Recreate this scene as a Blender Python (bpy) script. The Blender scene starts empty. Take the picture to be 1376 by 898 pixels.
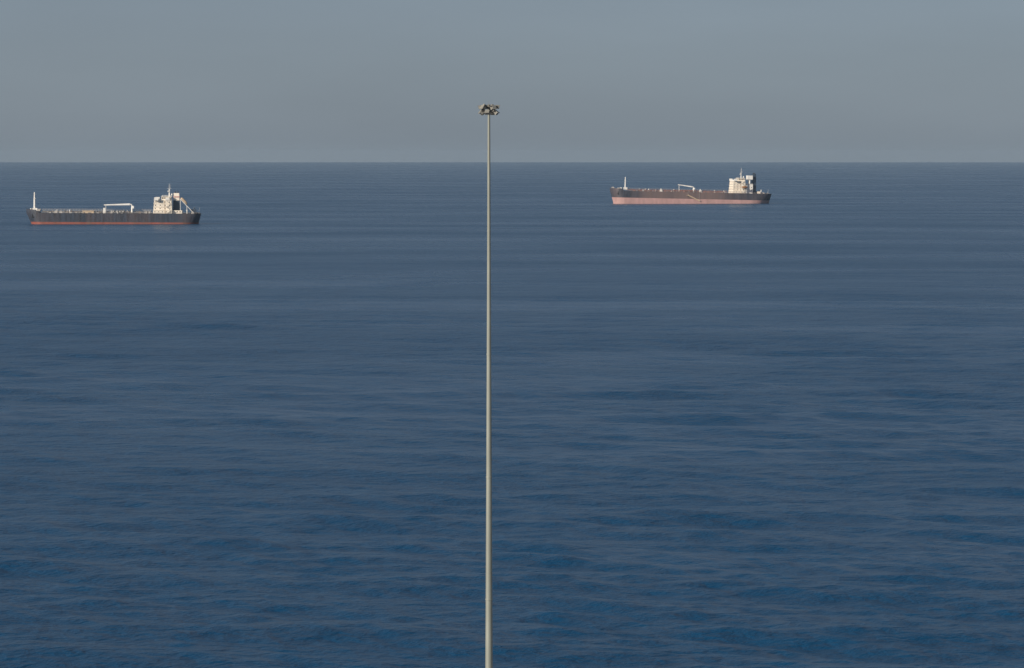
import bpy, math, random
from mathutils import Vector, Matrix
random.seed(7)
R = math.radians
scene = bpy.context.scene
COL = scene.collection

# ------------------------------------------------------------------ camera, sky, sun, exposure
EYE = 56.0                                   # metres above the sea, on high ground behind the shore
FPX = 135 / 36 * 1376                        # focal length in photo pixels
cam_d = bpy.data.cameras.new('camera'); cam = bpy.data.objects.new('camera', cam_d); COL.objects.link(cam)
cam_d.lens = 135; cam_d.sensor_width = 36; cam_d.clip_start = 1; cam_d.clip_end = 200000
cam.location = (0, 0, EYE)
cam.rotation_euler = (R(90) - math.atan((449 - 207.5) / FPX), 0, 0)
scene.camera = cam

SUN_EL, SUN_AZ = 24.0, 230.0                 # azimuth clockwise from +Y (view direction): behind and left
world = bpy.data.worlds.new('World'); scene.world = world; world.use_nodes = True
nt = world.node_tree; nt.nodes.clear()
out = nt.nodes.new('ShaderNodeOutputWorld'); bg = nt.nodes.new('ShaderNodeBackground')
sky = nt.nodes.new('ShaderNodeTexSky'); sky.sky_type = 'NISHITA'; sky.sun_disc = False
sky.sun_elevation = R(SUN_EL); sky.sun_rotation = R(SUN_AZ)
sky.altitude = 0; sky.air_density = 0.66; sky.dust_density = 1.05; sky.ozone_density = 1.0
wb = nt.nodes.new('ShaderNodeMix'); wb.data_type = 'RGBA'; wb.blend_type = 'MULTIPLY'; wb.inputs[0].default_value = 1
wb.inputs[7].default_value = (0.92, 0.98, 1.10, 1)     # the photograph's cool white balance, the same all over the sky
nt.links.new(sky.outputs[0], wb.inputs[6]); 
veil = nt.nodes.new('ShaderNodeMix'); veil.data_type = 'RGBA'; veil.inputs[0].default_value = 0.68     # even grey-blue veil over the whole sky
veil.inputs[7].default_value = (2.75, 3.30, 3.98, 1)
nt.links.new(wb.outputs[2], veil.inputs[6]); 
tcw = nt.nodes.new('ShaderNodeTexCoord'); mpw = nt.nodes.new('ShaderNodeMapping'); mpw.inputs['Scale'].default_value = (1, 1, 5)     # faint uneven streaks in the haze, all round
nzw = nt.nodes.new('ShaderNodeTexNoise'); nzw.inputs['Scale'].default_value = 7; nzw.inputs['Detail'].default_value = 4
mrw = nt.nodes.new('ShaderNodeMapRange'); mrw.inputs['From Min'].default_value = .3; mrw.inputs['From Max'].default_value = .7; mrw.inputs['To Min'].default_value = .95; mrw.inputs['To Max'].default_value = 1.05
vm = nt.nodes.new('ShaderNodeVectorMath'); vm.operation = 'SCALE'
nt.links.new(tcw.outputs['Generated'], mpw.inputs[0]); nt.links.new(mpw.outputs[0], nzw.inputs['Vector']); nt.links.new(nzw.outputs['Fac'], mrw.inputs['Value'])
nt.links.new(veil.outputs[2], vm.inputs[0]); nt.links.new(mrw.outputs[0], vm.inputs['Scale']); nt.links.new(vm.outputs[0], bg.inputs['Color'])
bg.inputs['Strength'].default_value = 0.076
nt.links.new(bg.outputs[0], out.inputs['Surface'])

sd = bpy.data.lights.new('sun', 'SUN'); sun = bpy.data.objects.new('sun', sd); COL.objects.link(sun)
sd.energy = 5.0; sd.angle = R(0.5); sd.color = (1.0, 0.89, 0.75)
to_sun = Vector((math.sin(R(SUN_AZ)) * math.cos(R(SUN_EL)), math.cos(R(SUN_AZ)) * math.cos(R(SUN_EL)), math.sin(R(SUN_EL))))
sun.rotation_euler = to_sun.to_track_quat('Z', 'Y').to_euler()
sun.location = (0, 0, 500)
vs = scene.view_settings
vs.view_transform = 'Standard'; vs.look = 'None'; vs.gamma = 1; vs.exposure = 0; vs.use_curve_mapping = False
scene.render.engine = 'CYCLES'

# ------------------------------------------------------------------ materials
def material(name, col, rough=0.6, var=0.15, scale=0.5, metal=0.0, stretch=(1, 1, 1), stain=None, stain_amt=0.0, stain_scale=0.1, bump=0.0, wear=None):
    m = bpy.data.materials.new(name); m.use_nodes = True
    t = m.node_tree; b = t.nodes['Principled BSDF']
    b.inputs['Roughness'].default_value = rough; b.inputs['Metallic'].default_value = metal
    tc = t.nodes.new('ShaderNodeTexCoord'); mp = t.nodes.new('ShaderNodeMapping'); mp.inputs['Scale'].default_value = stretch
    t.links.new(tc.outputs['Object'], mp.inputs['Vector'])
    n = t.nodes.new('ShaderNodeTexNoise'); n.inputs['Scale'].default_value = scale; n.inputs['Detail'].default_value = 5
    t.links.new(mp.outputs[0], n.inputs['Vector'])
    r = t.nodes.new('ShaderNodeValToRGB')
    r.color_ramp.elements[0].position = 0.3; r.color_ramp.elements[1].position = 0.7
    r.color_ramp.elements[0].color = tuple(c * (1 - var) for c in col) + (1,)
    r.color_ramp.elements[1].color = tuple(min(1, c * (1 + var)) for c in col) + (1,)
    t.links.new(n.outputs['Fac'], r.inputs['Fac'])
    last = r.outputs[0]
    if stain:
        n2 = t.nodes.new('ShaderNodeTexNoise'); n2.inputs['Scale'].default_value = stain_scale; n2.inputs['Detail'].default_value = 6
        n2.inputs['Roughness'].default_value = 0.65
        t.links.new(mp.outputs[0], n2.inputs['Vector'])
        r2 = t.nodes.new('ShaderNodeValToRGB'); r2.color_ramp.elements[0].position = 0.42; r2.color_ramp.elements[1].position = 0.68
        r2.color_ramp.elements[0].color = (0, 0, 0, 1); r2.color_ramp.elements[1].color = (stain_amt,) * 3 + (1,)
        t.links.new(n2.outputs['Fac'], r2.inputs['Fac'])
        mx = t.nodes.new('ShaderNodeMix'); mx.data_type = 'RGBA'
        fac = r2.outputs[0]
        if wear:                                           # rubbed and rusted most along the middle body
            sx = t.nodes.new('ShaderNodeSeparateXYZ'); t.links.new(tc.outputs['Object'], sx.inputs[0])
            def mr_(a, b):
                q = t.nodes.new('ShaderNodeMapRange'); q.interpolation_type = 'SMOOTHSTEP'; q.inputs['From Min'].default_value = a; q.inputs['From Max'].default_value = b
                t.links.new(sx.outputs[0], q.inputs['Value']); return q.outputs[0]
            mm = t.nodes.new('ShaderNodeMath'); mm.operation = 'MULTIPLY'; t.links.new(mr_(wear[0], wear[1]), mm.inputs[0]); t.links.new(mr_(wear[3], wear[2]), mm.inputs[1])
            m2 = t.nodes.new('ShaderNodeMath'); m2.operation = 'MULTIPLY_ADD'; t.links.new(mm.outputs[0], m2.inputs[0]); m2.inputs[1].default_value = .55; m2.use_clamp = True
            t.links.new(r2.outputs[0], m2.inputs[2]); fac = m2.outputs[0]
        t.links.new(fac, mx.inputs[0]); t.links.new(last, mx.inputs[6]); mx.inputs[7].default_value = tuple(stain) + (1,)
        last = mx.outputs[2]
    t.links.new(last, b.inputs['Base Color'])
    if bump:
        bp = t.nodes.new('ShaderNodeBump'); bp.inputs['Strength'].default_value = bump; bp.inputs['Distance'].default_value = 0.05
        t.links.new(n.outputs['Fac'], bp.inputs['Height']); t.links.new(bp.outputs[0], b.inputs['Normal'])
    return m

M = {}
M['hull_dark'] = material('hull_dark', (0.035, 0.042, 0.06), 0.5, 0.45, 0.6, stretch=(1, 1, .12), stain=(0.21, 0.145, 0.13), stain_amt=0.4, stain_scale=0.06, wear=(-62, -25, 45, 72))
M['hull_navy'] = material('hull_navy', (0.035, 0.045, 0.065), 0.45, 0.45, 0.6, stretch=(1, 1, .12), stain=(0.16, 0.10, 0.08), stain_amt=0.35, stain_scale=0.06)
M['boot_pink'] = material('boot_pink', (0.47, 0.285, 0.27), 0.7, 0.15, 0.3, stretch=(1, 1, .3), stain=(0.33, 0.21, 0.19), stain_amt=0.7, stain_scale=0.12)
M['boot_red'] = material('boot_red', (0.25, 0.07, 0.05), 0.65, 0.2, 0.3, stretch=(1, 1, .3), stain=(0.15, 0.10, 0.07), stain_amt=0.6, stain_scale=0.12)
M['deck_red'] = material('deck_red', (0.24, 0.115, 0.095), 0.75, 0.25, 0.3, stain=(0.12, 0.08, 0.07), stain_amt=0.6, stain_scale=0.15)
M['deck_grey'] = material('deck_grey', (0.16, 0.15, 0.14), 0.75, 0.25, 0.3, stain=(0.2, 0.11, 0.08), stain_amt=0.5, stain_scale=0.15)
M['cream'] = material('cream', (0.86, 0.79, 0.68), 0.55, 0.06, 0.3, stretch=(1, 1, .3), stain=(0.5, 0.36, 0.24), stain_amt=0.3, stain_scale=0.2)
M['white'] = material('white', (0.80, 0.80, 0.77), 0.5, 0.06, 0.4, stretch=(1, 1, .3), stain=(0.5, 0.38, 0.28), stain_amt=0.3, stain_scale=0.3)
M['funnel_dark'] = material('funnel_dark', (0.03, 0.05, 0.08), 0.5, 0.2, 0.4)
M['soot'] = material('soot', (0.02, 0.02, 0.02), 0.8, 0.3, 1.0)
M['glass'] = material('glass', (0.015, 0.02, 0.025), 0.08, 0.2, 0.5)
M['orange'] = material('orange', (0.28, 0.13, 0.05), 0.45, 0.1, 0.5)
M['ochre'] = material('ochre', (0.55, 0.43, 0.30), 0.6, 0.1, 0.5, stain=(0.3, 0.2, 0.12), stain_amt=0.4, stain_scale=0.4)
M['rail'] = material('rail', (0.42, 0.40, 0.38), 0.6, 0.15, 0.6)
M['galv'] = material('galv', (0.27, 0.29, 0.26), 0.5, 0.14, 3.0, metal=0.15, stretch=(1, 1, .25), stain=(0.18, 0.18, 0.15), stain_amt=0.6, stain_scale=1.5)
M['lamp_body'] = material('lamp_body', (0.22, 0.215, 0.19), 0.5, 0.15, 5.0)
M['lamp_dark'] = material('lamp_dark', (0.05, 0.05, 0.05), 0.6, 0.2, 5.0)
M['lamp_glass'] = material('lamp_glass', (0.10, 0.11, 0.12), 0.12, 0.1, 4.0)
M['concrete'] = material('concrete', (0.36, 0.34, 0.31), 0.85, 0.15, 0.4, stain=(0.22, 0.20, 0.18), stain_amt=0.6, stain_scale=0.08, bump=0.4)

def sea_material():
    m = bpy.data.materials.new('sea_water'); m.use_nodes = True
    t = m.node_tree; b = t.nodes['Principled BSDF']
    b.inputs['Base Color'].default_value = (0.002, 0.042, 0.104, 1)
    b.inputs['Roughness'].default_value = 0.30; b.inputs['IOR'].default_value = 1.27
    tc = t.nodes.new('ShaderNodeTexCoord')
    def noise(scale, stretch, rot, detail):
        mp = t.nodes.new('ShaderNodeMapping'); mp.inputs['Scale'].default_value = stretch; mp.inputs['Rotation'].default_value = (0, 0, rot)
        t.links.new(tc.outputs['Object'], mp.inputs['Vector'])
        n = t.nodes.new('ShaderNodeTexNoise'); n.inputs['Scale'].default_value = scale; n.inputs['Detail'].default_value = detail
        n.inputs['Roughness'].default_value = 0.55
        t.links.new(mp.outputs[0], n.inputs['Vector']); return n.outputs['Fac']
    a = noise(0.045, (.7, 1, 1), 0.45, 2)      # swell about 20 m
    c = noise(0.22, (.75, 1, 1), -0.25, 4)     # chop about 4 m
    d = noise(1.1, (.8, 1, 1), 0.2, 4)         # ripples below a metre
    w = noise(0.006, (.5, 1, 1), 0.3, 4)       # wind patches, a hundred metres and more
    def mad(x, k, y=None):
        q = t.nodes.new('ShaderNodeMath'); q.operation = 'MULTIPLY_ADD'; q.inputs[1].default_value = k; q.inputs[2].default_value = 0
        t.links.new(x, q.inputs[0])
        if y is not None: t.links.new(y, q.inputs[2])
        return q.outputs[0]
    wm = t.nodes.new('ShaderNodeMapRange'); wm.inputs['From Min'].default_value = .36; wm.inputs['From Max'].default_value = .64; wm.inputs['To Min'].default_value = .6; wm.inputs['To Max'].default_value = 1.35
    t.links.new(w, wm.inputs['Value'])
    fine = t.nodes.new('ShaderNodeMath'); fine.operation = 'MULTIPLY'; t.links.new(mad(c, 1.5, mad(d, .42)), fine.inputs[0]); t.links.new(wm.outputs[0], fine.inputs[1])
    hgt = mad(a, 2.2, fine.outputs[0])
    bp = t.nodes.new('ShaderNodeBump'); bp.inputs['Strength'].default_value = 1.0; bp.inputs['Distance'].default_value = 1.0
    t.links.new(hgt, bp.inputs['Height']); t.links.new(bp.outputs[0], b.inputs['Normal'])
    mr = t.nodes.new('ShaderNodeMapRange'); mr.inputs['From Min'].default_value = .35; mr.inputs['From Max'].default_value = .65
    mr.inputs['To Min'].default_value = .25; mr.inputs['To Max'].default_value = .32
    t.links.new(w, mr.inputs['Value']); t.links.new(mr.outputs[0], b.inputs['Roughness'])
    return m
M['sea'] = sea_material()

# ------------------------------------------------------------------ mesh helpers
class MB:
    def __init__(self): self.v = []; self.f = []; self.smooth = []
    def add(self, vs_, fs, smooth=False):
        k = len(self.v); self.v += [tuple(p) for p in vs_]; self.f += [tuple(i + k for i in f) for f in fs]; self.smooth += [smooth] * len(fs); return self
    def box(self, x0, x1, y0, y1, z0, z1, top=(1, 1), rot=None, at=None):
        cx, cy = (x0 + x1) / 2, (y0 + y1) / 2
        p = [(x, y, z0) for x, y in ((x0, y0), (x1, y0), (x1, y1), (x0, y1))]
        p += [(cx + (x - cx) * top[0], cy + (y - cy) * top[1], z1) for x, y in ((x0, y0), (x1, y0), (x1, y1), (x0, y1))]
        if rot is not None: p = [rot @ Vector(q) for q in p]
        if at is not None: p = [Vector(q) + Vector(at) for q in p]
        return self.add(p, [(3, 2, 1, 0), (4, 5, 6, 7), (0, 1, 5, 4), (1, 2, 6, 5), (2, 3, 7, 6), (3, 0, 4, 7)])
    def tube(self, a, b, r0, r1=None, n=8, caps=True):
        r1 = r0 if r1 is None else r1
        a, b = Vector(a), Vector(b); d = (b - a).normalized()
        u = d.orthogonal().normalized(); w = d.cross(u)
        p = [a + (u * math.cos(2 * math.pi * i / n) + w * math.sin(2 * math.pi * i / n)) * r0 for i in range(n)]
        p += [b + (u * math.cos(2 * math.pi * i / n) + w * math.sin(2 * math.pi * i / n)) * r1 for i in range(n)]
        self.add(p, [(i, (i + 1) % n, n + (i + 1) % n, n + i) for i in range(n)], n > 6)
        if caps: self.add(p, [tuple(range(n - 1, -1, -1)), tuple(range(n, 2 * n))])
        return self
    def path(self, pts, r, n=8):
        for a, b in zip(pts, pts[1:]): self.tube(a, b, r, n=n)
        return self
    def prism(self, outline, y0, y1):                     # outline in x,z extruded along y
        n = len(outline)
        p = [(x, y0, z) for x, z in outline] + [(x, y1, z) for x, z in outline]
        return self.add(p, [tuple(range(n)), tuple(range(2 * n - 1, n - 1, -1))] + [(i, n + i, n + (i + 1) % n, (i + 1) % n) for i in range(n)])
    def build(self, name, mat, parent=None):
        me = bpy.data.meshes.new(name); me.from_pydata(self.v, [], self.f); me.update()
        me.polygons.foreach_set('use_smooth', self.smooth)
        import bmesh
        bm = bmesh.new(); bm.from_mesh(me); bmesh.ops.recalc_face_normals(bm, faces=bm.faces); bm.to_mesh(me); bm.free()
        me.materials.append(M[mat]); o = bpy.data.objects.new(name, me); COL.objects.link(o); o.parent = parent
        return o

def tag(o, label=None, cat=None, group=None, kind=None):
    for k, v in (('label', label), ('category', cat), ('group', group), ('kind', kind)):
        if v: o[k] = v
    return o
def empty(name, loc):
    o = bpy.data.objects.new(name, None); COL.objects.link(o); o.location = loc; return o
def copy_part(o, loc, rotz=0.0, parent=None):
    c = o.copy(); COL.objects.link(c); c.parent = parent if parent else o.parent
    c.location = loc; c.rotation_euler = (0, 0, rotz); return c

# ------------------------------------------------------------------ the setting
FAR = 27000
import numpy as np
def build_sea():
    """one sheet from the shore to the horizon; finely divided, with real waves, where single waves can be told apart"""
    rng = np.random.default_rng(5)
    near = 1.0 / np.linspace(1 / 335.0, 1 / 2200.0, 620)                    # rows closer together towards the shore
    rr = np.concatenate([[4.0, 60, 140, 220, 290, 320], near, np.geomspace(2320, FAR, 34)])
    aa = np.radians(np.concatenate([np.linspace(-88, -14, 16), np.linspace(-11.5, 11.5, 860), np.linspace(14, 88, 16)]))
    rg, ag = np.meshgrid(rr, aa, indexing='ij')
    X, Y = rg * np.sin(ag), rg * np.cos(ag)
    dr = np.gradient(rr)[:, None] * np.ones_like(X)
    Z = np.zeros_like(X)
    gust = 1.0 + .35 * np.sin(X / 61 + Y / 143 + 1.0) * np.sin(Y / 97 - X / 210)
    for k in range(64):
        lam = 2.6 * (46 / 2.6) ** rng.random() ; th = math.radians(205) + rng.normal(0, .42)
        kx, ky = 2 * math.pi / lam * math.sin(th), 2 * math.pi / lam * math.cos(th)
        amp = .0052 * lam ** .80 * rng.uniform(.6, 1.3)
        fade = np.clip(1.4 - 3.2 * dr * abs(math.cos(th)) / lam, 0, 1)
        ph = kx * X + ky * Y + rng.uniform(0, 6.28) + .8 * np.sin(X / (lam * 5.1) + Y / (lam * 7.3) + k)
        q = np.sin(ph); Z += amp * fade * gust * (q + .28 * (q * q - .5))
    Z[:6] = 0; Z[6 + 620:] = 0; Z[:, :16] = 0; Z[:, -16:] = 0
    nr, na = X.shape
    co = np.stack([X, Y, Z], -1).reshape(-1, 3)
    idx = np.arange(nr * na).reshape(nr, na)
    f = np.stack([idx[:-1, :-1], idx[:-1, 1:], idx[1:, 1:], idx[1:, :-1]], -1).reshape(-1, 4)[:, ::-1]
    me = bpy.data.meshes.new('sea'); me.vertices.add(len(co)); me.vertices.foreach_set('co', co.ravel())
    me.loops.add(f.size); me.loops.foreach_set('vertex_index', f.ravel().astype(np.int32))
    me.polygons.add(len(f)); me.polygons.foreach_set('loop_start', np.arange(0, f.size, 4, dtype=np.int32))
    me.update(calc_edges=True); me.polygons.foreach_set('use_smooth', np.ones(len(f), bool)); me.validate()
    me.materials.append(M['sea']); o = bpy.data.objects.new('sea', me); COL.objects.link(o); return o
tag(build_sea(), 'open blue sea reaching to the hazy horizon', kind='structure')

# the shore under the mast, below the picture's lower edge
SHORE_Z = 8.0
sh = MB(); sh.box(-260, 260, 180, 340, -2, SHORE_Z, top=(.985, .95))
tag(sh.build('shore_ground', 'concrete'), 'flat concrete shore apron that the floodlight mast stands on', kind='structure')

# ------------------------------------------------------------------ tankers (local x forward, y to port, z up from the waterline)
def make_tanker(name, label, group, L, B, T, depth, boot, hull_mat, boot_mat, deck_mat, house_mat, fc_h=2.4, bluff=0.10, rake=3.0, poop_h=0.0):
    """hull, boot topping, deck and bulwark; depth = deck height above the waterline"""
    root = empty(name, (0, 0, 0)); tag(root, label, 'ship', group)
    h = L / 2
    NS = 44
    def st(i):
        u = i / NS
        return 0.5 - 0.5 * math.cos(math.pi * u)          # crowd stations to the ends
    def half(u, z):                                       # half breadth at station u (0 stern .. 1 bow) and height z
        k = max(0.0, min(1.0, (z + T) / (depth + T)))
        hb = B / 2
        eb = bluff * (1.25 - 0.45 * k)
        if u > 1 - eb:
            q = (u - (1 - eb)) / eb; hb *= max(0.0, 1 - q ** 2.3) ** (0.62)
        es = 0.16 * (1.15 - 0.9 * k)
        if u < es:
            q = 1 - u / es; low = 0.02 + 0.80 * k ** 0.8; hb *= low + (1 - low) * (1 - q ** 2.0)
        if k < 0.12: hb *= 0.9 + 0.1 * (k / 0.12)
        return max(hb, 0.02)
    def xs(u, z):
        x = -h + L * u
        k = max(0.0, min(1.0, (z) / depth)) if z > 0 else 0
        if u > 0.9: x -= (1 - k) * rake * (u - 0.9) / 0.1
        if u < 0.06: x += (1 - k) * 2.2 * (1 - u / 0.06)
        return x
    def top(u):
        z = depth
        if u > 0.925: z += fc_h * min(1, (u - 0.925) / 0.01) + (u - 0.925) * 9
        return z
    def loft(levels, closed_bottom):
        m = MB(); rows = []
        for i in range(NS + 1):
            u = st(i)
            ring = []
            for lv in levels:
                z = lv if lv is not None else top(u)
                ring.append((xs(u, z), half(u, min(z, depth)), z))
            rows.append([(x, -y, z) for x, y, z in reversed(ring)] + ring if closed_bottom else None)
            if not closed_bottom: rows[-1] = ([(x, -y, z) for x, y, z in ring], ring)
        if closed_bottom:
            n = len(rows[0]); vv = [p for r in rows for p in r]
            m.add(vv, [(i * n + j, (i + 1) * n + j, (i + 1) * n + j + 1, i * n + j + 1) for i in range(NS) for j in range(n - 1)], True)
            m.add(rows[0], [tuple(range(n))])
        else:
            for s in (0, 1):
                n = len(rows[0][s]); vv = [p for r in rows for p in r[s]]
                m.add(vv, [(i * n + j, (i + 1) * n + j, (i + 1) * n + j + 1, i * n + j + 1) for i in range(NS) for j in range(n - 1)], True)
            a, b = rows[0]; n = len(a)
            m.add(a + b, [(j, j + 1, n + j + 1, n + j) for j in range(n - 1)])     # transom
        return m
    loft([-T, -T + 1.0, -T * .5, -0.6, boot * .5, boot], True).build('boot_topping', boot_mat, root)
    loft([boot, boot + (depth - boot) * .5, depth - .3, None], False).build('hull', hull_mat, root)
    d = MB()                                              # deck sheet, 1.1 m below the top of the forecastle bulwark
    rows = []
    for i in range(NS + 1):
        u = st(i); z = top(u) - (1.0 if u > .93 else 0.25); x = xs(u, z); y = half(u, depth) - 0.05
        rows += [(x, -y, z), (x, y, z)]
    d.add(rows, [(2 * i, 2 * i + 2, 2 * i + 3, 2 * i + 1) for i in range(NS)])
    d.build('deck', deck_mat, root)
    # anchors in their pockets
    for s in (-1, 1):
        u = .962; z = depth - 1.0; x = xs(u, z); y = s * (half(u, z) + .1)
        a = MB(); a.tube((x, y, z - 2.0), (x, y, z + .3), .22, n=6); a.box(x - 1.1, x + 1.1, y - .3, y + .3, z - 2.7, z - 2.0, top=(.55, 1)); a.build('anchor', 'soot', root)
    root['L'] = L
    return root, half, top, xs

def railing(parent, pts, hgt=1.1, mat='rail', step=2.5, r=.045):
    m = MB()
    for a, b in zip(pts, pts[1:]):
        a, b = Vector(a), Vector(b); n = max(1, round((b - a).length / step))
        for k in range(n + 1):
            p = a.lerp(b, k / n); m.tube(p, p + Vector((0, 0, hgt)), r, n=5, caps=False)
        for f in (.5, 1.0):
            m.tube(a + Vector((0, 0, hgt * f)), b + Vector((0, 0, hgt * f)), r, n=5, caps=False)
    return m.build('railing', mat, parent)

def foremast(parent, x, z, hgt, r):
    m = MB(); m.tube((x, 0, z), (x, 0, z + hgt * .68), r, r * .85, 10); m.tube((x, 0, z + hgt * .68), (x, 0, z + hgt), r * .8, r * .6, 8)
    fm = m.build('foremast', 'white', parent)
    m = MB(); m.box(x - .9, x + .9, -.9, .9, z + hgt * .66, z + hgt * .68); m.build('lookout_platform', 'white', fm)
    m = MB(); m.tube((x, -2.0, z + hgt * .80), (x, 2.0, z + hgt * .80), .10, n=6); m.build('crosstree', 'white', fm)
    m = MB(); m.box(x + .3, x + .75, -.22, .22, z + hgt * .86, z + hgt * .91); m.build('masthead_lamp', 'soot', fm)
    m = MB(); m.box(x - 2.2, x + 1.6, -2.0, 2.0, z - .2, z + 2.3); m.build('mast_house', 'white', fm)
    for s in (-1, 1):
        m = MB(); m.tube((x - .2, s * .5, z + 2.2), (x - 3.2, s * 3.5, z), .12, n=6); m.build('mast_stay', 'rail', fm)

def windlass(parent, x, y, z):
    m = MB(); m.tube((x, y - 1.6, z + 1.0), (x, y + 1.6, z + 1.0), .75, n=12); m.box(x - .9, x + .9, y - 1.9, y - 1.6, z, z + 1.7); m.box(x - .9, x + .9, y + 1.6, y + 1.9, z, z + 1.7)
    return m.build('windlass', 'rail', parent)

def hose_crane(parent, xp, y, z, hgt, boom_len, tilt, r=.75):
    m = MB(); m.tube((xp, y, z), (xp, y, z + hgt * .72), r * 1.15, r, 12)
    pd = m.build('hose_crane', 'white', parent)
    pts = [(xp - .1, y, z + hgt * .70), (xp, y, z + hgt * .86), (xp + r * .9, y, z + hgt * .97), (xp + r * 2.6, y, z + hgt)]
    m = MB().path(pts, r * .85, 10); m.build('knuckle', 'white', pd)
    tip = (xp + boom_len, y, z + hgt + math.tan(tilt) * boom_len)
    m = MB(); a = Vector(pts[-1]); b = Vector(tip)
    for t0, t1, w0, w1 in ((0, 1, .72, .42),):
        p = a.lerp(b, t0); q = a.lerp(b, t1)
        m.add([(p.x, y - w0, p.z - w0), (p.x, y + w0, p.z - w0), (p.x, y + w0, p.z + w0), (p.x, y - w0, p.z + w0),
               (q.x, y - w1, q.z - w1), (q.x, y + w1, q.z - w1), (q.x, y + w1, q.z + w1), (q.x, y - w1, q.z + w1)],
              [(3, 2, 1, 0), (4, 5, 6, 7), (0, 1, 5, 4), (1, 2, 6, 5), (2, 3, 7, 6), (3, 0, 4, 7)])
    m.build('boom', 'white', pd)
    m = MB(); m.box(xp - 1.5, xp - .3, y - .9, y + .9, z + hgt * .55, z + hgt * .82); m.build('operator_cab', 'white', pd)
    bx = xp + boom_len * .93; bz = z + hgt + math.tan(tilt) * boom_len * .93
    m = MB(); m.tube((bx, y - .5, z), (bx, y - .1, bz - .5), .2, n=6); m.tube((bx, y + .5, z), (bx, y + .1, bz - .5), .2, n=6); m.build('boom_rest', 'white', pd)
    m = MB(); m.tube((tip[0], y, tip[2] - .4), (tip[0], y, tip[2] - 1.5), .12, n=5); m.box(tip[0] - .2, tip[0] + .2, y - .2, y + .2, tip[2] - 2.0, tip[2] - 1.5); m.build('hook', 'soot', pd)
    return pd

def deck_piping(parent, x0, x1, z, ys, mat, r=.3, lift=.9):
    for y in ys:
        m = MB(); m.tube((x0, y, z + lift), (x1, y, z + lift), r, n=8)
        k = 0
        x = x0 + 3
        while x < x1:
            m.box(x - .12, x + .12, y - r, y + r, z, z + lift - r * .6); x += 7.0
        m.build('cargo_pipe', mat, parent)

def windows(parent, x, ys, z, w, hh, axis, face):
    """a row of windows sharing one mesh; axis 'x' = pane faces fore/aft at x, 'y' = faces the side"""
    first = None
    for c in ys:
        if first is None:
            m = MB(); e = .06
            if axis == 'x': m.box(-e, e, -w / 2, w / 2, -hh / 2, hh / 2)
            else: m.box(-w / 2, w / 2, -e, e, -hh / 2, hh / 2)
            first = m.build('window', 'glass', parent); first.location = (x, c, z) if axis == 'x' else (c, x, z)
        else:
            copy_part(first, (x, c, z) if axis == 'x' else (c, x, z))

def frange(a, b, n): return [a + (b - a) * i / (n - 1) for i in range(n)]

def radar_mast(parent, x, z, hgt):
    m = MB(); m.tube((x, 0, z), (x, 0, z + hgt * .55), .55, .40, 10); m.tube((x, 0, z + hgt * .55), (x, 0, z + hgt), .18, .08, 6)
    rm = m.build('radar_mast', 'white', parent)
    m = MB(); m.box(x - .3, x + 1.6, -1.2, 1.2, z + hgt * .36, z + hgt * .39); m.build('radar_platform', 'white', rm)
    m = MB(); m.tube((x + 1.0, 0, z + hgt * .39), (x + 1.0, 0, z + hgt * .44), .2, n=6); m.box(x + .85, x + 1.15, -1.9, 1.9, z + hgt * .44, z + hgt * .47); m.build('radar_scanner', 'white', rm)
    m = MB(); m.tube((x, -2.4, z + hgt * .60), (x, 2.4, z + hgt * .60), .09, n=6); m.tube((x - 1.5, 0, z + hgt * .60), (x + 1.5, 0, z + hgt * .60), .09, n=6); m.build('yard', 'white', rm)
    for dx, dy, a in ((-1.4, -2.3, .38), (1.3, 2.2, .34), (-1.4, 1.0, .28)):
        m = MB(); m.tube((x + dx * .6, dy, z + hgt * .60), (x + dx * .6, dy, z + hgt * (.60 + a)), .06, .03, 5); m.build('whip_antenna', 'rail', rm)
    m = MB(); m.tube((x - 2.2, 3.2, z), (x - 2.2, 3.2, z + 1.0), .15, n=6)
    for k in range(5):
        a0, a1 = math.pi * k / 5 - math.pi / 2, math.pi * (k + 1) / 5 - math.pi / 2
        m.tube((x - 2.2, 3.2, z + 1.7 + .75 * math.sin(a0)), (x - 2.2, 3.2, z + 1.7 + .75 * math.sin(a1)), max(.02, .75 * math.cos(a0)), max(.02, .75 * math.cos(a1)), 10, caps=False)
    m.build('satellite_dome', 'white', rm)

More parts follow.
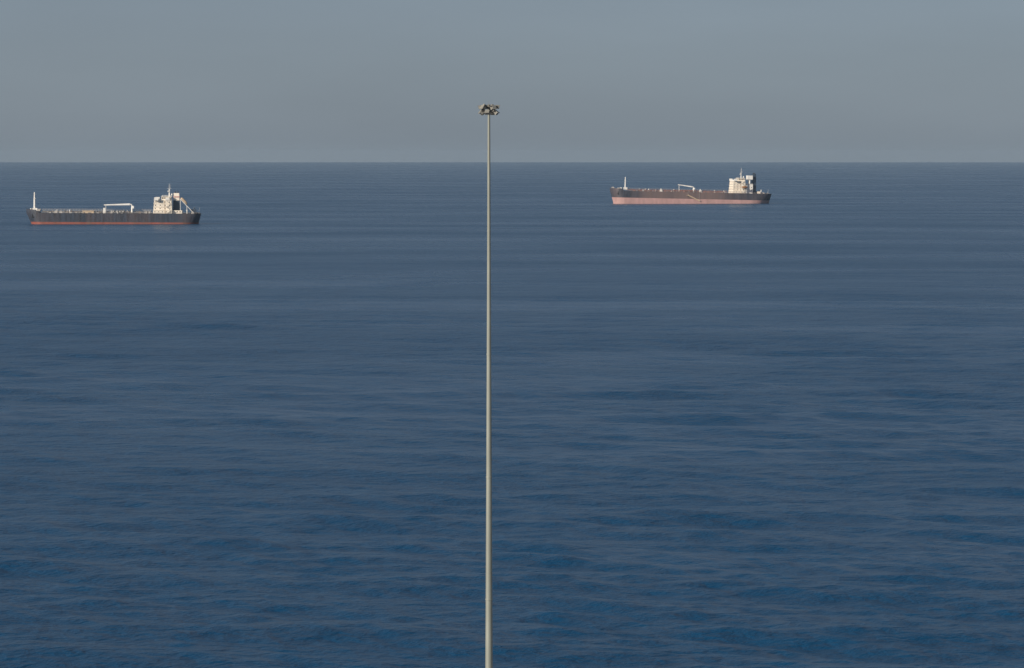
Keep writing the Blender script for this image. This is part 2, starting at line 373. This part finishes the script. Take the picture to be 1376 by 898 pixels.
def deckhouse(parent, xa, xf, B, z, tiers, tier_h, mat, wing_half, wheel_shift=0.0, taper=0.0):
    """accommodation block from xa (aft) to xf (front); returns the top"""
    hw = B / 2
    sup = None
    for k in range(tiers):
        w = hw - (1.0 * (k > 0)) - taper * k; x1 = xf - .25 * k; x0 = xa + .15 * k
        z0, z1 = z + k * tier_h, z + (k + 1) * tier_h
        m = MB(); m.box(x0, x1, -w, w, z0 + (.003 if k else 0), z1 - .16)
        m.box(x0 - .3, x1 + .25, -w - .3, w + .3, z1 - .157, z1)                    # deck edge of the tier above
        if sup is None: sup = m.build('superstructure', mat, parent); tier = sup
        else: tier = m.build('accommodation_tier', mat, sup)
        n = max(4, int(w * 2 / 2.6))
        windows(sup, x1 + .04, frange(-w + 1.5, w - 1.5, n), (z0 + z1) / 2 + .15, .6, .7, 'x', 1)
        m_ = max(3, int((x1 - x0) / 3.0))
        for s in (-1, 1): windows(sup, s * (w + .04), frange(x0 + 1.4, x1 - 1.4, m_), (z0 + z1) / 2 + .15, .6, .7, 'y', s)
        railing(sup, [(x0 - .25, s * (w + .2), z1) for s in (-1,)] + [(x1 + .2, -w - .2, z1)], 1.0, 'white', 2.2)
        railing(sup, [(x0 - .25, w + .2, z1), (x1 + .2, w + .2, z1)], 1.0, 'white', 2.2)
        for s in (-1, 1):                                   # outside stair from this deck to the next, and a door beside it
            xs0, xs1 = (x0 + 1.0, x0 + 4.2) if k % 2 else (x0 + 4.2, x0 + 1.0)
            q = MB(); yy = s * (w + .22)
            for dy in (-.35, .35): q.tube((xs0, yy + s * .5 + dy, z0 + .05), (xs1, yy + s * .5 + dy, z1), .09, n=5)
            for e in range(1, 9): q.box(xs0 + (xs1 - xs0) * e / 9 - .12, xs0 + (xs1 - xs0) * e / 9 + .12, yy + s * .5 - .35, yy + s * .5 + .35, z0 + (z1 - z0) * e / 9, z0 + (z1 - z0) * e / 9 + .05)
            q.build('outside_stair', 'rail', sup)
            q = MB(); q.box(x0 + 5.0, x0 + 5.8, s * w - .05, s * w + .05, z0 + .2, z0 + 2.1); q.build('door', 'ochre', sup)
    zb = z + tiers * tier_h
    # wheelhouse with its wings
    xw = xf - .25 * tiers; x1 = xw - wheel_shift; x0 = x1 - (xf - xa) * .5; w = hw * .62
    m = MB(); m.box(x0, x1, -w, w, zb + .003, zb + 2.9, top=(1.03, 1.0)); m.box(x0 - .4, x1 + .6, -w - .5, w + .5, zb + 2.903, zb + 3.1)
    wh = m.build('wheelhouse', mat, sup)
    for s in (-1, 1):
        m = MB(); y0, y1 = sorted((s * .003, s * wing_half)) if wheel_shift > 3.3 else sorted((s * (w + .003), s * wing_half))
        m.box(xw - 3.2, xw - .1, y0, y1, zb + .003, zb + .25)
        m.box(xw - .25, xw - .1, y0, y1, zb + .253, zb + 1.35); m.box(xw - 3.2, xw - 3.05, y0, y1, zb + .253, zb + 1.35)
        ya, yb = sorted((s * wing_half, s * (wing_half - 2.4))); m.box(xw - 3.3, xw + .1, ya, yb, zb + .26, zb + 2.5)
        m.build('bridge_wing', 'white', sup)
    windows(sup, x1 + .10, frange(-w + .9, w - .9, 9), zb + 1.85, 1.2, 1.0, 'x', 1)
    for s in (-1, 1): windows(sup, s * (w + .04), frange(x0 + 1.2, x1 - 1.0, 4), zb + 1.85, 1.2, 1.0, 'y', s)
    railing(sup, [(x0 + .2, -w, zb + 3.1), (x1 - .2, -w, zb + 3.1), (x1 - .2, w, zb + 3.1), (x0 + .2, w, zb + 3.1)], 1.0, 'white', 2.2)
    return sup, zb + 3.1, x0, x1

def funnel(parent, x0, x1, hw, z0, z1, mat_low, mat_top):
    m = MB(); zm = z0 + (z1 - z0) * .58
    m.box(x0, x1, -hw, hw, z0, zm, top=(.94, .94)); fn = m.build('funnel', mat_low, parent)
    c = (x0 + x1) / 2; a = (x1 - x0) / 2 * .93
    m = MB(); m.box(c - a, c + a, -hw * .93, hw * .93, zm + .003, z1, top=(.88, .92)); m.build('funnel_top', mat_top, fn)
    for dx, dy in ((-.4, -.5), (.4, -.5), (-.4, .5), (.4, .5)):
        m = MB(); m.tube((c + a * dx, hw * .5 * dy, z1 - .1), (c + a * dx - .3, hw * .5 * dy, z1 + 1.5), .28, n=8); m.build('exhaust_pipe', 'soot', fn)
    return fn

def vent(parent, x, y, z, hgt=2.2, r=.35, mat='white'):
    m = MB(); m.tube((x, y, z), (x, y, z + hgt), r, n=8); m.tube((x, y, z + hgt), (x, y, z + hgt + .45), r * 1.9, r * 1.5, 8); return m.build('ventilator', mat, parent)

def mooring_post(parent, x, y, z):
    m = MB(); m.tube((x - .5, y, z), (x - .5, y, z + 1), .28, n=8); m.tube((x + .5, y, z), (x + .5, y, z + 1), .28, n=8); m.box(x - .9, x + .9, y - .4, y + .4, z - .05, z + .12); return m.build('bollard', 'soot', parent)

# ---- right tanker, in ballast, trimmed by the stern
def right_tanker():
    L, B, T, D = 184.0, 32.0, 5.0, 13.0
    root, half, top, xs = make_tanker('oil_tanker', 'high-riding dark tanker with wide pink boot topping, right of the floodlight mast', 'tankers at anchor', L, B, T, D, 5.4,
                                      'hull_dark', 'boot_pink', 'deck_red', 'cream', bluff=.075, rake=4.2)
    h = L / 2
    zd = D - .2
    zf = D + 2.2
    foremast(root, h - 17.5, zf - .6, 14.0, .72)
    for s in (-1, 1): windlass(root, h - 10.5, s * 4.5, zf - .5)
    m = MB(); m.box(h - 5.0, h - 1.8, -1.4, 1.4, zf - .2, zf + 2.0, top=(.7, .8)); m.build('bow_chock', 'rail', root)
    vent(root, h - 13.0, -3.5, zf - .6, 1.6); vent(root, h - 13.0, 3.5, zf - .6, 1.6)
    # cargo deck
    xa, xb = -h + 50, h - 20
    deck_piping(root, xa, xb, zd, (-6.5, -4.8, -3.0, 3.0, 4.8, 6.5), 'deck_red', .42, 1.4)
    m = MB(); m.box(xa, xb, -.9, .9, zd + 2.3, zd + 2.5)
    x = xa + 2
    while x < xb: m.box(x - .15, x + .15, -.8, .8, zd, zd + 2.297); x += 8
    cw = m.build('catwalk', 'deck_red', root)
    for s in (-.85, .85): railing(cw, [(xa, s, zd + 2.5), (xb, s, zd + 2.5)], 1.0, 'rail', 3.0)
    for s in (-1, 1):
        ys = s * (B / 2 - 1.2)
        railing(root, [(-h + 44, ys, zd), (h - 20, ys, zd)], 1.15, 'rail', 3.0, .05)
        k = 0
        x = xa + 4
        while x < xb - 6:                                  # side pipe racks and tank valves
            m = MB(); hh = random.uniform(.7, 1.7); w = random.uniform(1.0, 3.5); m.box(x, x + w, s * 11 - .8, s * 11 + .8, zd, zd + hh); m.tube((x + w / 2, s * 11, zd + hh), (x + w / 2, s * 11, zd + hh + .7), .25, n=6)
            m.build('tank_hatch', 'deck_red', root); x += random.uniform(5, 9)
    # manifold amidships
    for k in range(5):
        xx = 4 + k * 3.2 - 8
        m = MB(); m.tube((xx, -B / 2 + 2.5, zd + 1.9), (xx, B / 2 - 2.5, zd + 1.9), .45, n=8)
        for s in (-1, 1): m.tube((xx, s * (B / 2 - 2.5), zd + 1.9), (xx, s * (B / 2 - 2.2), zd + 1.9), .7, n=10); m.box(xx - .2, xx + .2, s * 9 - .2, s * 9 + .2, zd, zd + 1.5)
        m.build('manifold_pipe', 'deck_red', root)
    hose_crane(root, -2.5, 10.0, zd, 6.4, 18.0, R(6.5), .8)
    for x, y, hh in ((h - 57.5, 8, 3.2), (-10.5, 9, 3.4), (h - 44, 4, 2.6), (-38, 7, 2.2)):
        m = MB(); m.box(x - 1.3, x + 1.3, y - 1.3, y + 1.3, zd, zd + hh * .75); m.tube((x, y, zd + hh * .75), (x, y, zd + hh + .5), .5, n=8); m.build('deck_locker', 'white', root)
    for x in (h - 35, h - 75, -30): vent(root, x, -9, zd, 2.6, .3)
    for k in range(26):
        x = random.uniform(xa, xb - 4); y = random.choice((-1, 1)) * random.uniform(7.5, 13.5)
        vent(root, x, y, zd, random.uniform(.8, 2.6), random.uniform(.14, .3), random.choice(('deck_red', 'deck_red', 'rail', 'white')))
    for k in range(9):
        x = xa + 6 + k * (xb - xa - 12) / 8
        m = MB(); m.path([(x, -12.5, zd), (x, -12.5, zd + 1.8), (x, 12.5, zd + 1.8), (x, 12.5, zd)], .24, 6); m.build('crossover_pipe', 'deck_red', root)
    # accommodation ladder slung on the port side
    y = B / 2 + .75
    m = MB(); a = Vector((4.8, y, D - 3.3)); b = Vector((-9.0, y, 3.2)); d = (b - a).normalized(); n = Vector((0, 1, 0)); up = d.cross(n).normalized() * .5
    p = [a + n * .5 + up, a - n * .5 + up, a - n * .5 - up, a + n * .5 - up]; q = [v + (b - a) for v in p]
    m.add(p + q, [(0, 1, 2, 3), (7, 6, 5, 4), (0, 4, 5, 1), (1, 5, 6, 2), (2, 6, 7, 3), (3, 7, 4, 0)])
    m.box(3.2, 6.4, B / 2 + .02, y + .6, D - 3.9, D - 3.6)
    tag(m.build('accommodation_ladder', 'ochre', root), 'pale gangway ladder slanting down the side')
    for xx in (4.8, -8.0):
        m = MB(); zz = D - 3.3 if xx > 0 else 3.6
        m.path([(xx, B / 2 - 1, D), (xx, B / 2 + .75, D + .6), (xx, y, zz)], .10, 6); m.build('ladder_fall', 'rail', root)
    # accommodation
    sup, zt, wx0, wx1 = deckhouse(root, -h + 30.0, -h + 45.0, 27.0, zd, 5, 2.8, 'cream', 16.0, 6.0)
    radar_mast(sup, wx0 + 3.0, zt, 12.0)
    m = MB(); m.box(-h + 21, -h + 29.4, -9.0, 9.0, zd, zd + 11.0); ec = m.build('engine_casing', 'white', root)
    windows(ec, 9.04, frange(-h + 22.5, -h + 28, 3), zd + 4.2, .8, .8, 'y', 1); windows(ec, 9.04, frange(-h + 22.5, -h + 28, 3), zd + 7.0, .8, .8, 'y', 1)
    m = MB(); m.box(-h + 20.9, -h + 29.6, -9.5, 9.5, zd + 11.003, zd + 11.2); m.build('casing_deck', 'white', ec)
    fn = funnel(root, -h + 16.4, -h + 20.8, 5.0, zd, zd + 22.3, 'funnel_dark', 'funnel_dark')
    m = MB(); m.box(-h + 21.4, -h + 27.6, 1.5, 9.2, zd + 16.0, zd + 20.5); m.tube((-h + 24.5, 3, zd + 11.2), (-h + 24.5, 3, zd + 16), 1.2, n=8); m.tube((-h + 24.5, 7.5, zd + 11.2), (-h + 24.5, 7.5, zd + 16), .8, n=8)
    m.build('fan_house', 'white', root)
    # aft deck
    m = MB(); m.box(-h + 12, -h + 15.4, -8, 8, zd, zd + 2.6); m.build('aft_house', 'cream', root)
    for s in (-1, 1):
        vent(root, -h + 10.8, s * 6, zd, 4.0, .45); windlass(root, -h + 8, s * 5, zd - .1); mooring_post(root, -h + 4, s * 8, zd)
        lb = MB(); cx, cy, cz = -h + 31.5, s * 14.9, zd + 7.2
        for k in range(6):
            r0 = 1.35 * math.sin(math.pi * (k + .15) / 6.3) ** .5; r1 = 1.35 * math.sin(math.pi * (k + 1.15) / 6.3) ** .5
            lb.tube((cx - 3.5 + 7 * k / 6, cy, cz), (cx - 3.5 + 7 * (k + 1) / 6, cy, cz), r0, r1, 10)
        b_ = lb.build('lifeboat', 'orange', root)
        for xx in (cx - 2.6, cx + 2.6):
            m = MB(); m.path([(xx, s * 13.7, zd), (xx, s * 13.7, zd + 8.6), (xx, cy, zd + 9.6), (xx, cy, zd + 8.2)], .2, 6); m.build('davit', 'white', b_)
    ys = [(-h + 44, B / 2 - 1.2), (-h + 16, B / 2 - 3), (-h + 3.5, 11.0), (-h + 1.5, 8.5)]
    for s in (-1, 1): railing(root, [(x, s * y_, zd) for x, y_ in ys], 1.15, 'rail', 2.2, .05)
    railing(root, [(-h + 1.5, -8.5, zd), (-h + 1.5, 8.5, zd)], 1.15, 'rail', 2.2, .05)
    m = MB(); m.tube((-h + 2.5, 0, zd), (-h + 1.2, 0, zd + 5.5), .12, .06, 6); m.build('ensign_staff', 'white', root)
    m = MB(); m.prism([(-h + 1.2, -T), (-h + 6.0, -T), (-h + 6.0, 3.4), (-h + .8, 3.4)], -.35, .35); m.build('rudder', 'boot_pink', root)
    return root

S1 = 1.18; D1 = FPX / S1
t1 = right_tanker()
t1.location = ((926.5 - 688) / S1, D1, 0)
t1.rotation_euler = (0, R(-1.25), R(180 + 7))

# ---- left tanker, smaller and nearer, deep in the water
def left_tanker():
    L, B, T, D = 140.0, 23.0, 8.0, 8.8
    root, half, top, xs = make_tanker('oil_tanker', 'smaller tanker with plain cream deckhouse and long white crane boom, left of the floodlight mast', 'tankers at anchor', L, B, T, D, 1.6,
                                      'hull_navy', 'boot_red', 'deck_grey', 'cream', bluff=.10, rake=4.0)
    h = L / 2; zd = D - .2; zf = D + 2.0
    foremast(root, h - 6.6, zf - .6, 15.0, .85)
    for s in (-1, 1): windlass(root, h - 10.5, s * 3.6, zf - .6)
    vent(root, h - 3.6, 0, zf - .4, 1.5); vent(root, h - 9.0, 4.6, zf - .6, 1.6)
    xa, xb = -h + 40, h - 13
    deck_piping(root, xa, xb, zd, (-5, -3.6, 3.6, 5), 'deck_grey', .32, 1.2)
    m = MB(); m.box(xa, xb, -.8, .8, zd + 2.2, zd + 2.4)
    x = xa + 2
    while x < xb: m.box(x - .12, x + .12, -.7, .7, zd, zd + 2.197); x += 7
    cw = m.build('catwalk', 'rail', root)
    for s in (-.75, .75): railing(cw, [(xa, s, zd + 2.4), (xb, s, zd + 2.4)], 1.0, 'rail', 2.5)
    for s in (-1, 1):
        railing(root, [(-h + 38, s * (B / 2 - .8), zd), (h - 13, s * (B / 2 - .8), zd)], 1.15, 'rail', 2.5, .05)
        x = xa + 3
        while x < xb - 4:
            m = MB(); hh = random.uniform(.7, 1.8); w = random.uniform(1.0, 2.6); m.box(x, x + w, s * 8 - .7, s * 8 + .7, zd, zd + hh); m.tube((x + w / 2, s * 8, zd + hh), (x + w / 2, s * 8, zd + hh + .6), .22, n=6)
            m.build('tank_hatch', random.choice(('deck_grey', 'rail')), root); x += random.uniform(4, 8)
    m = MB(); m.box(h - 54.5, h - 45.5, 3.0, 8.6, zd, zd + 2.0); m.box(h - 55, h - 45, 2.6, 9.0, zd + 2.003, zd + 2.2); m.build('pump_house', 'ochre', root)
    for x in (h - 35.0, h - 25.0): vent(root, x, 5, zd, 2.3, .3)
    for k in range(22):
        x = random.uniform(xa, xb - 4); y = random.choice((-1, 1)) * random.uniform(5.5, 9.8)
        vent(root, x, y, zd, random.uniform(.8, 2.4), random.uniform(.14, .3), random.choice(('deck_grey', 'rail', 'rail', 'white')))
    for k in range(7):
        x = xa + 5 + k * (xb - xa - 10) / 6
        m = MB(); m.path([(x, -9, zd), (x, -9, zd + 1.7), (x, 9, zd + 1.7), (x, 9, zd)], .2, 6); m.build('crossover_pipe', 'rail', root)
    for k in range(4):
        xx = 3 + k * 2.6 - 11
        m = MB(); m.tube((xx, -B / 2 + 2, zd + 1.7), (xx, B / 2 - 2, zd + 1.7), .38, n=8)
        for s in (-1, 1): m.tube((xx, s * (B / 2 - 2), zd + 1.7), (xx, s * (B / 2 - 1.7), zd + 1.7), .6, n=10); m.box(xx - .18, xx + .18, s * 7 - .18, s * 7 + .18, zd, zd + 1.4)
        m.build('manifold_pipe', 'rail', root)
    hose_crane(root, -15.0, 6.5, zd, 7.4, 22.5, R(-1.6), .68)
    for x, y, hh in ((7.3, 6.0, 4.4), (1.0, 7.0, 1.9), (-3.0, 7.0, 2.1)):
        m = MB(); m.box(x - .9, x + .9, y - .9, y + .9, zd, zd + hh, top=(.8, .8)); m.build('deck_locker', 'white', root)
    # accommodation
    sup, zt, wx0, wx1 = deckhouse(root, -h + 23.0, -h + 38.0, 19.0, zd, 4, 2.65, 'cream', 11.5, 5.6)
    radar_mast(sup, wx0 + 1.5, zt, 10.5)
    m = MB(); m.box(wx1 - 6.5, wx1 - 3.2, 5.95, 8.6, zt - 3.0, zt - .8); m.build('flag_locker', 'white', sup)
    m = MB(); m.box(-h + 15.0, -h + 22.6, -7, 7, zd, zd + 2.6); ec = m.build('engine_casing', 'cream', root)
    windows(ec, 7.04, frange(-h + 16.5, -h + 21, 3), zd + 1.5, .8, .8, 'y', 1)
    fn = funnel(root, -h + 17.0, -h + 22.4, 3.2, zd + 2.6, zd + 16.5, 'funnel_dark', 'cream')
    m = MB(); m.box(-h + 17.2, -h + 22.2, -3.05, 3.05, zd + 13.0, zd + 14.0); m.build('funnel_band', 'boot_pink', fn)
    # free-fall lifeboat on its sloping ramp
    rot = Matrix.Rotation(R(-38), 3, 'Y')
    c = Vector((-h + 12.2, 2.6, zd + 8.0)); d = Vector((-math.cos(R(46)), 0, -math.sin(R(46))))
    m = MB()
    for s in (-1.2, 1.2):
        a = c + Vector((4.2, s, 3.6)); b = a + d * 14.5
        m.tube(a, b, .26, n=6)
        m.tube(a, (a.x, a.y, zd + 2.6), .2, n=6)
        q = a + d * 7.5; m.tube(q, (q.x, q.y, zd), .2, n=6); m.tube((b.x, b.y, b.z), (b.x + 1.5, b.y, zd), .2, n=6)
    for k in range(8):
        q = c + Vector((4.2, 0, 3.6)) + d * (1 + 1.8 * k); m.tube(q + Vector((0, -1.2, 0)), q + Vector((0, 1.2, 0)), .14, n=6)
    rp = m.build('lifeboat_ramp', 'white', root)
    lb = MB(); a = c + Vector((4.4, 0, 5.2)) + d * .8
    prof = [(.0, .5), (.8, 1.15), (2.2, 1.35), (5.0, 1.3), (6.4, .95), (7.4, .25)]
    for (u0, r0), (u1, r1) in zip(prof, prof[1:]): lb.tube(a + d * u0, a + d * u1, r0, r1, 10)
    lb.build('lifeboat', 'ochre', rp)
    # stern
    for s in (-1, 1):
        vent(root, -h + 11, s * 5, zd, 2.6, .4); windlass(root, -h + 6.5, s * 4, zd - .1); mooring_post(root, -h + 3.5, s * 6, zd)
        railing(root, [(-h + 38, s * (B / 2 - .8), zd), (-h + 13, s * (B / 2 - 2), zd), (-h + 3, s * 8, zd), (-h + 1.2, s * 6, zd)], 1.15, 'rail', 2.0, .05)
    railing(root, [(-h + 1.2, -6, zd), (-h + 1.2, 6, zd)], 1.15, 'rail', 2.0, .05)
    m = MB(); m.tube((-h + 2.2, 0, zd), (-h + 1.0, 0, zd + 5), .1, .05, 6); m.build('ensign_staff', 'white', root)
    m = MB(); m.box(-h + 3.4, -h + 8.2, -2.4, 2.4, zd, zd + 3.6, top=(.8, .9)); m.tube((-h + 6, 0, zd + 3.6), (-h + 5, 0, zd + 5.2), .5, n=8); m.build('aft_house', 'funnel_dark', root)
    return root

S2 = 1.67; D2 = FPX / S2
t2 = left_tanker()
t2.location = ((153 - 688) / S2, D2, 0)
t2.rotation_euler = (0, R(-.3), R(180 + 2.5))

# ------------------------------------------------------------------ floodlight mast on the shore
SM = 16.0; DM = FPX / SM
def light_mast():
    top_z = EYE + (207.5 - 146.0) / SM
    base = ((657.0 - 688) / SM, DM, SHORE_Z)
    root = empty('floodlight_mast', base)
    tag(root, 'tall slender tapered pole with a ring of floodlights between the two tankers', 'light mast')
    H = top_z - SHORE_Z
    secs = 5; r_b, r_t = .34, .105
    for k in range(secs):
        a, b = k / secs, (k + 1) / secs
        ra = r_b + (r_t - r_b) * a ** .9; rb = r_b + (r_t - r_b) * b ** .9
        m = MB(); m.tube((0, 0, .1 + (H - .1) * a), (0, 0, .1 + (H - .1) * b + (.25 if k < secs - 1 else 0)), ra, rb * .99, 16); m.tube((0, 0, .1 + (H - .1) * a), (0, 0, .1 + (H - .1) * a + .12), ra * 1.12, ra * 1.10, 16)
        m.build('pole_section', 'galv', root)
    m = MB(); m.tube((0, 0, 0), (0, 0, .1), .62, n=20)
    bp = m.build('base_plate', 'galv', root)
    for k in range(12):
        an = 2 * math.pi * k / 12; m = MB(); m.tube((.5 * math.cos(an), .5 * math.sin(an), .1), (.5 * math.cos(an), .5 * math.sin(an), .2), .035, n=6); m.build('anchor_bolt', 'galv', bp)
    m = MB(); m.box(-.14, .14, -.37, -.30, .6, 1.5); m.build('access_door', 'galv', root)
    # head frame
    m = MB(); n = 24
    for zz, rr in ((H - .28, .40), (H + .16, .40)):
        for k in range(n):
            a0, a1 = 2 * math.pi * k / n, 2 * math.pi * (k + 1) / n
            m.tube((rr * math.cos(a0), rr * math.sin(a0), zz), (rr * math.cos(a1), rr * math.sin(a1), zz), .03, n=6, caps=False)
        for k in range(6):
            a0 = 2 * math.pi * k / 6; m.tube((.08 * math.cos(a0), .08 * math.sin(a0), zz), (rr * math.cos(a0), rr * math.sin(a0), zz), .03, n=6)
    m.tube((0, 0, H - .45), (0, 0, H + .28), .15, .13, 12)
    m.build('head_frame', 'lamp_body', root)
    m = MB(); m.tube((0, 0, H + .28), (0, 0, H + .34), .2, .06, 12); m.tube((0, 0, H + .34), (0, 0, H + .62), .012, n=5); m.build('mast_cap', 'lamp_body', root)
    # floodlights: built pointing along +x, then turned about the pole
    def proto(tl, reach):
        tilt = Matrix.Rotation(R(tl), 3, 'Y'); at = (reach, 0, 0); w, hh, dp = .19, .15, .30
        body = MB(); body.box(0, dp, -w, w, -hh, hh, rot=tilt, at=at); body.box(-.15, 0, -.10, .10, -.09, .09, rot=tilt, at=at)
        body.box(dp, dp + .09, -w - .01, w + .01, hh - .02, hh, rot=tilt, at=at)
        fl = body.build('floodlight', 'lamp_body', root)
        g = MB(); g.box(dp + .001, dp + .012, -w + .02, w - .02, -hh + .02, hh - .03, rot=tilt, at=at); gl = g.build('lens', 'lamp_glass', fl)
        y = MB(); y.box(reach - .10, reach + .16, -w - .05, -w - .02, -.05, .05); y.box(reach - .10, reach + .16, w + .02, w + .05, -.05, .05)
        y.box(reach - .135, reach - .10, -w - .05, w + .05, -.05, .05); y.box(.36, reach - .135, -.04, .04, -.04, .04); yk = y.build('yoke', 'lamp_dark', fl)
        return fl, gl, yk
    for tl, reach, spots in ((8, .56, ((H + .15, 4), (H + .12, 176), (H + .14, 118))), (55, .56, ((H + .20, 222), (H + .17, 305), (H - .20, 196))), (38, .53, ((H - .26, -22), (H - .27, 150), (H - .25, 258), (H - .25, 62)))):
        fl, gl, yk = proto(tl, reach)
        for i, (zz, a) in enumerate(spots):
            if i == 0: fl.location = (0, 0, zz); fl.rotation_euler = (0, 0, R(a))
            else:
                o = copy_part(fl, (0, 0, zz), R(a), root)
                for ch in (gl, yk): c = ch.copy(); COL.objects.link(c); c.parent = o
    return root
light_mast()

# ------------------------------------------------------------------ haze
hz = MB(); hz.box(-27050, 27050, -650, FAR + 60, -12, 78)
ho = hz.build('haze', 'concrete'); ho.data.materials.clear()
hm = bpy.data.materials.new('haze_air'); hm.use_nodes = True; t = hm.node_tree; t.nodes.clear()
o_ = t.nodes.new('ShaderNodeOutputMaterial'); pv = t.nodes.new('ShaderNodeVolumePrincipled')
pv.inputs['Color'].default_value = (0.46, 0.60, 0.74, 1); pv.inputs['Density'].default_value = 2.0e-5; pv.inputs['Anisotropy'].default_value = 0.0
t.links.new(pv.outputs[0], o_.inputs['Volume']); ho.data.materials.append(hm)
tag(ho, 'thin pale sea haze over the water', kind='stuff')
